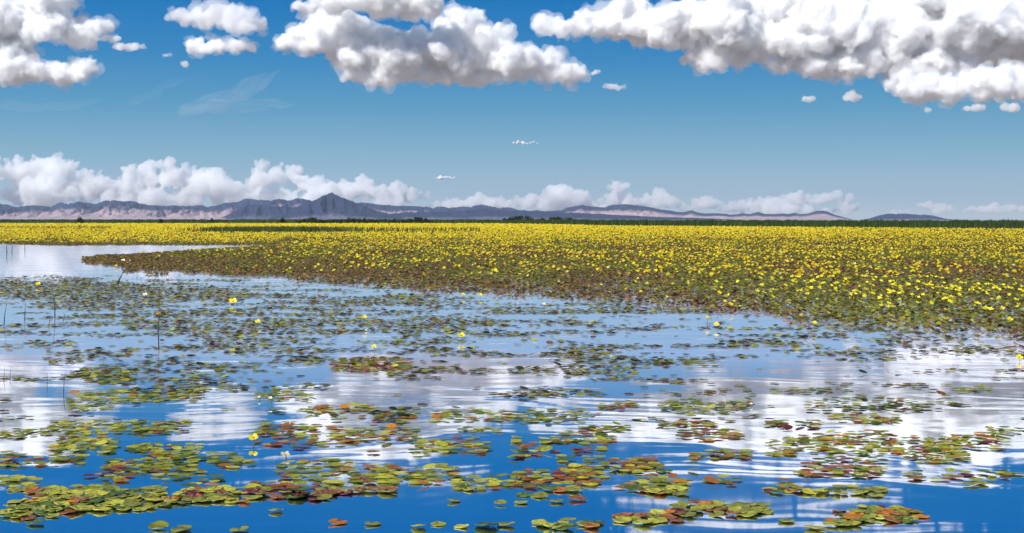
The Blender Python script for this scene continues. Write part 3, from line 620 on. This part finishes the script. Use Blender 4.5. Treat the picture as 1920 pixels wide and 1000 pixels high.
def big_flower(pxx, pyy, rpx, label, kind='y', lift=None, tilt=.6):
    """pyy is where the corolla shows; the stalk meets the water in front of it"""
    h = .075 if lift is None else lift*.75
    Yd = (CAMZ-h)*F/(pyy-HY); R = rpx*.8/F*Yd
    root = bpy.data.objects.new("white_flower" if kind == 'w' else "yellow_flower", None); COL.objects.link(root); root.location = (X(pxx, Yd), Yd, 0); root.empty_display_size = .05
    tag(root, label, "flower", "flowers standing in the open water")
    pm_ = {'y': PY, 'w': PW, 'o': PO}[kind]
    o = bpy.data.objects.new("petals", to_mesh(corolla_bm(.45, int(pxx), tilt=tilt, z0=h, R=R), "petals", pm_)); COL.objects.link(o); o.parent = root
    b = bmesh.new(); bmesh.ops.create_icosphere(b, subdivisions=2, radius=R*.22); b.transform(__import__("mathutils").Matrix.Translation((0, -R*.08, h+R*.16)))
    o = bpy.data.objects.new("stamens", to_mesh(b, "stamens", PO)); COL.objects.link(o); o.parent = root
    b = bmesh.new(); tube(b, [(.012, .01, -.03), (.006, 0, h*.5), (0, 0, h)], [.004, .0035, .003])
    o = bpy.data.objects.new("stem", to_mesh(b, "stem", ST)); COL.objects.link(o); o.parent = root
for a in [(437,566,10,"large yellow flower standing alone on the left water near the tongue of leaves"),(483,604,7,"yellow flower low on the pads, below the large lone one"),(683,596,7,"yellow flower on a stalk mirrored in the water, below the dark peak",'y',.2),
 (865,630,9,"tilted bright yellow flower alone among brown pads in the middle"),(701,651,7,"low yellow flower just behind the compact brown raft"),(475,822,12,"biggest yellow flower, near the camera among the left rafts",'y',.07),
 (535,854,12,"cream-coloured open flower lying on pads near the biggest yellow flower",'w',.03,.3),(72,533,6,"yellow flower in the left clump of leaves by the edge"),(272,553,6,"pale yellow flower in the left clump of leaves",'w'),(297,589,6,"orange flower beside the bent reed stalk on the left",'o',.08),
 (1326,596,5,"farther yellow flower of the two standing close together right of centre",'y',.16),(1343,609,7,"nearer yellow flower of the two standing close together right of centre",'y',.1),(1527,606,6,"yellow flower just off the mat edge, below the blue dome hill",'y',.15),
 (1893,600,8,"golden yellow flower in brown leaves near the right edge"),(1911,671,9,"pale yellow flower on pads against the right edge",'y',.06),(868,553,5,"left yellow flower of the two just off the mat in mid picture"),(900,554,6,"right yellow flower of the two just off the mat in mid picture"),
 (1020,571,5,"small pale yellow flower close off the mat in mid picture",'w'),(507,747,5,"small white flower on pads left of centre",'w',.08),(231,489,5,"white flower at the tip of the tongue of leaves",'w'),(217,499,4,"tiny yellow flower at the edge of the tongue near its tip"),
 (486,745,3,"tiny white flower close beside the small white one",'w',.04),(1408,758,4,"small white flower on the loose pads at lower right of centre",'w',.03),(686,620,3,"small low yellow flower under the stalked one",'y',.02)]: big_flower(*a)

# ------------------------------------------------------------------ reed stalks in the open water
RS = plain_material("reed_stalk", (.05, .06, .025), .6, 0, .3, 20.)
def stalk(pts, r, label, side=()):
    """pts in photograph pixels, all standing at the distance of the first"""
    Yd = YG(pts[0][1]); b = bmesh.new(); x0 = X(pts[0][0], Yd)
    P3 = [(X(p[0], Yd)-x0, (i*.02), Z(p[1], Yd)) for i, p in enumerate(pts)]; P3[0] = (0, 0, -.05)
    tube(b, P3, [r*(1-.75*i/(len(P3)-1)) for i in range(len(P3))])
    for s in side:
        Q = [(X(p[0], Yd)-x0, .01*i, Z(p[1], Yd)) for i, p in enumerate(s)]; tube(b, Q, [r*.8*(1-.7*i/(len(Q)-1)) for i in range(len(Q))])
    o = bpy.data.objects.new("reed_stalk", to_mesh(b, "reed_stalk", RS)); COL.objects.link(o); o.location = (x0, Yd, 0)
    tag(o, label, "reed stalk", "thin reed stalks standing in the left water")
for a in [([(219,533),(224,522),(231,510)], .035, "dark slanted reed blade standing at the far edge of the left clump", [[(221,530),(226,520),(229,513)]]),
 ([(298,655),(296,620),(297,590),(296,560),(297,540)], .009, "tallest thin reed stalk rising through the left pads", [[(297,600),(303,588),(312,583)],[(297,596),(306,606),(318,613)]]),
 ([(103,597),(102,575),(99,555),(96,540)], .012, "yellowish reed stalk in the left clump of leaves"),([(46,602),(46,585),(47,567)], .010, "short upright stalk in pale water near the left edge"),([(7,610),(8,590),(11,570)], .012, "stalk closest to the left edge, mirrored in pale water"),
 ([(117,602),(121,592),(117,585)], .008, "small hooked stalk beside the yellowish one"),([(119,737),(119,715),(121,697)], .006, "thin dark stalk standing below the leftmost pads"),([(87,724),(88,712),(86,700)], .005, "short curled stalk beside the thin dark one"),
 ([(13,474),(12,462),(14,452)], .03, "far short stalk in the channel by the left edge"),([(22,472),(23,463),(20,456)], .025, "second far short stalk in the channel"),([(47,468),(46,458),(50,450)], .025, "third far short stalk in the channel, slightly bent"),
 ([(1188,959),(1187,946),(1185,933)], .0025, "hair-thin dark stalk in white reflection near the bottom middle"),([(1122,978),(1131,970),(1141,961)], .002, "pale slanted grass blade beside the thin green line of pads"),
 ([(940,792),(941,782),(940,772)], .004, "short dark stalk among pads in mid water"),([(6,712),(7,700),(6,690)], .004, "faint stalk lowest along the left edge"),([(18,708),(18,698),(19,688)], .004, "faint stalk second along the left edge water"),([(91,614),(92,604),(91,594)], .008, "tiny stalk between the clump and open pale water")]: stalk(*a)

# ------------------------------------------------------------------ far reeds, sedges, thickets
REED = tint_material("reed_green", .7, .25, .8, .2)
BX = [0, 800, 1000, 1150, 1500, 1920]; BY = [417.5, 418.5, 420.5, 423.5, 425.5, 429.5]
blade = np.array([(-.5, 0, 0), (.5, 0, 0), (.30, .1, .6), (-.35, -.1, .55), (.02, .15, 1.0)]); bladef = np.array([(0, 1, 2), (0, 2, 3), (3, 2, 4)])
n = 60000; pxr = rng.uniform(-120, 2040, n); by = np.interp(pxr, BX, BY); Yb = CAMZ*F/(by-HY); Yr = Yb*(1+rng.random(n)**1.5*.55)+rng.normal(0, 1, n)*Yb*.012
topy = np.interp(pxr, [0, 500, 700, 900, 1100, 1300, 1450, 1920], [411.3, 411.2, 411.3, 411.8, 411.6, 412.6, 412.4, 412.6])
ht = np.maximum(1.2, (CAMZ+(HY-topy)/F*Yb))*(1+(fbm(pxr/7., Yr/60., 4, 91)-.5)*.7)*rng.uniform(.8, 1.05, n)*np.where(rng.random(n) < .01, 1.2, 1)
wr = rng.uniform(.10, .3, n)*Yr/500
col = pick([(.030, .065, .012), (.045, .085, .018), (.07, .09, .02), (.05, .035, .02)], [4, 3, 1.2, .7], n)
o = scatter_mesh("reeds", blade, bladef, np.stack([X(pxr, Yr), Yr, np.zeros(n)], -1), wr, rng.uniform(-.7, .7, n), np.abs(rng.normal(0, .05, n)), rng.uniform(0, 6.28, n), col, REED, zs=ht)
tag(o, "dark green belt of reeds closing off the flower field", "reeds", kind="stuff")
n = 5200; pxr = np.where(rng.random(n) < .75, rng.normal(520, 70, n), rng.uniform(380, 900, n)); pyr = rng.uniform(431, 438, n); Yr = CAMZ*F/(pyr-HY)
o = scatter_mesh("sedge", blade, bladef, np.stack([X(pxr, Yr), Yr, np.zeros(n)], -1), rng.uniform(.06, .16, n), rng.uniform(-.8, .8, n), np.abs(rng.normal(0, .18, n)), rng.uniform(0, 6.28, n), pick([(.06, .10, .02), (.09, .12, .03), (.08, .06, .03)], [3, 2, 1], n), REED, zs=rng.uniform(.3, .95, n))
tag(o, "patch of green sedge in the flower field under the dark peak", "sedge", kind="stuff")
BARK = plain_material("bark", (.08, .06, .045), .9, 0, .3, 2.)
def tree_crown(cx_, Yd, w_, h_, n_, rnd_seed):
    """leaf clumps spread through an uneven crown; centre in metres"""
    r_ = np.random.default_rng(rnd_seed); k_ = max(5, int(w_/1.6)); cs = []
    for i in range(k_*3): cs.append((r_.uniform(-.5, .5)*w_, r_.uniform(-.5, .5)*min(w_, 14), r_.uniform(.25, .8)*h_, r_.uniform(.22, .38)*min(h_, w_)))
    i = r_.integers(0, len(cs), n_); C = np.array(cs)[i]; d = r_.normal(0, 1, (n_, 3)); d /= np.linalg.norm(d, axis=1)[:, None]
    env = 1-.75*np.abs(C[:, 0]/(w_*.5))**2.2
    p = np.stack([C[:, 0]+d[:, 0]*C[:, 3], C[:, 1]+d[:, 1]*C[:, 3], (C[:, 2]+d[:, 2]*C[:, 3])*env], -1); p[:, 2] = np.clip(p[:, 2], .1, None)
    return p
def make_tree(px_, py_top, wpx, Yd, label, name="tree", n_=900, kind=None, group=None):
    w_ = wpx/F*Yd; h_ = CAMZ+(HY-py_top)/F*Yd; x0 = X(px_, Yd)
    p = tree_crown(x0, Yd, w_, h_, n_, int(px_)); n = len(p)
    tv_ = np.array([(-1, 0, 0), (0, -.6, .1), (1, 0, 0), (0, .6, .1)]); tf_ = np.array([(0, 1, 2, 3)])
    root = None
    if not kind:
        root = bpy.data.objects.new(name, None); COL.objects.link(root); root.location = (x0, Yd, 0); tag(root, label, "tree", group)
    o = scatter_mesh("crown" if not kind else name, tv_, tf_, p+(np.array([[x0, Yd, 0]]) if kind else 0), rng.uniform(.18, .42, n)*Yd/900, rng.uniform(0, 6.28, n), rng.uniform(0, 1.5, n), rng.uniform(0, 6.28, n), pick([(.022, .045, .012), (.035, .06, .016), (.05, .065, .02)], [4, 3, 1], n), REED)
    if kind: tag(o, label, "thicket", kind=kind); return
    o.parent = root
    b = bmesh.new(); tube(b, [(0, 0, -.1), (.1, 0, h_*.4), (.2, .1, h_*.75)], [.22, .16, .06]); tube(b, [(.1, 0, h_*.35), (w_*.2, .2, h_*.7)], [.1, .04]); tube(b, [(.1, 0, h_*.3), (-w_*.22, -.2, h_*.65)], [.1, .04])
    t_ = bpy.data.objects.new("trunk", to_mesh(b, "trunk", BARK)); COL.objects.link(t_); t_.parent = root
for a in [(150,407.3,11,880,"round dark tree standing alone on the reed line at the left"),(397,409,6,900,"small round tree on the reed line short of the tall peak"),(530,408.3,9,880,"small dark tree on the reed line below the tall peak"),
 (302,410,5,900,"tiny tree on the reed line between the two rounder ones"),(740,409.3,6,880,"low tree poking from the reed line beside the long thicket")]: make_tree(*a, group="trees on the reed line")
make_tree(583, 408.3, 46, 860, "low dark thicket just right of the small tree below the peak", "thicket", 2600, "stuff")
make_tree(680, 409.5, 170, 870, "long low dark thicket behind the reeds right of the peak", "thicket", 7000, "stuff")
make_tree(780, 407.6, 62, 850, "domed end of the long thicket behind the reeds", "thicket", 4200, "stuff")
make_tree(975, 405.6, 90, 800, "tall dark thicket behind the reeds in the middle of the horizon", "thicket", 7000, "stuff")
make_tree(1045, 407.6, 110, 780, "dark thicket sloping down behind the reeds right of the tall one", "thicket", 7000, "stuff")

# ------------------------------------------------------------------ haze over the plain
hm = bpy.data.materials.new("air_haze"); hm.use_nodes = True; t = hm.node_tree; t.nodes.clear()
oo = t.nodes.new("ShaderNodeOutputMaterial"); pv = t.nodes.new("ShaderNodeVolumePrincipled"); pv.inputs['Color'].default_value = (.72, .84, 1, 1); pv.inputs['Density'].default_value = 1.3e-5; pv.inputs['Anisotropy'].default_value = .3
t.links.new(pv.outputs[0], oo.inputs['Volume'])
hx, h0, h1, hz0, hz1 = 26000, -200, 36000, -1.5, 620
hv = [(sx*hx, yy, zz) for zz in (hz0, hz1) for yy in (h0, h1) for sx in (-1, 1)]
ho = mesh_np("haze", np.array(hv, float), np.array([(0, 2, 3, 1), (4, 5, 7, 6), (0, 1, 5, 4), (2, 6, 7, 3), (0, 4, 6, 2), (1, 3, 7, 5)]), hm)
tag(ho, kind="stuff")
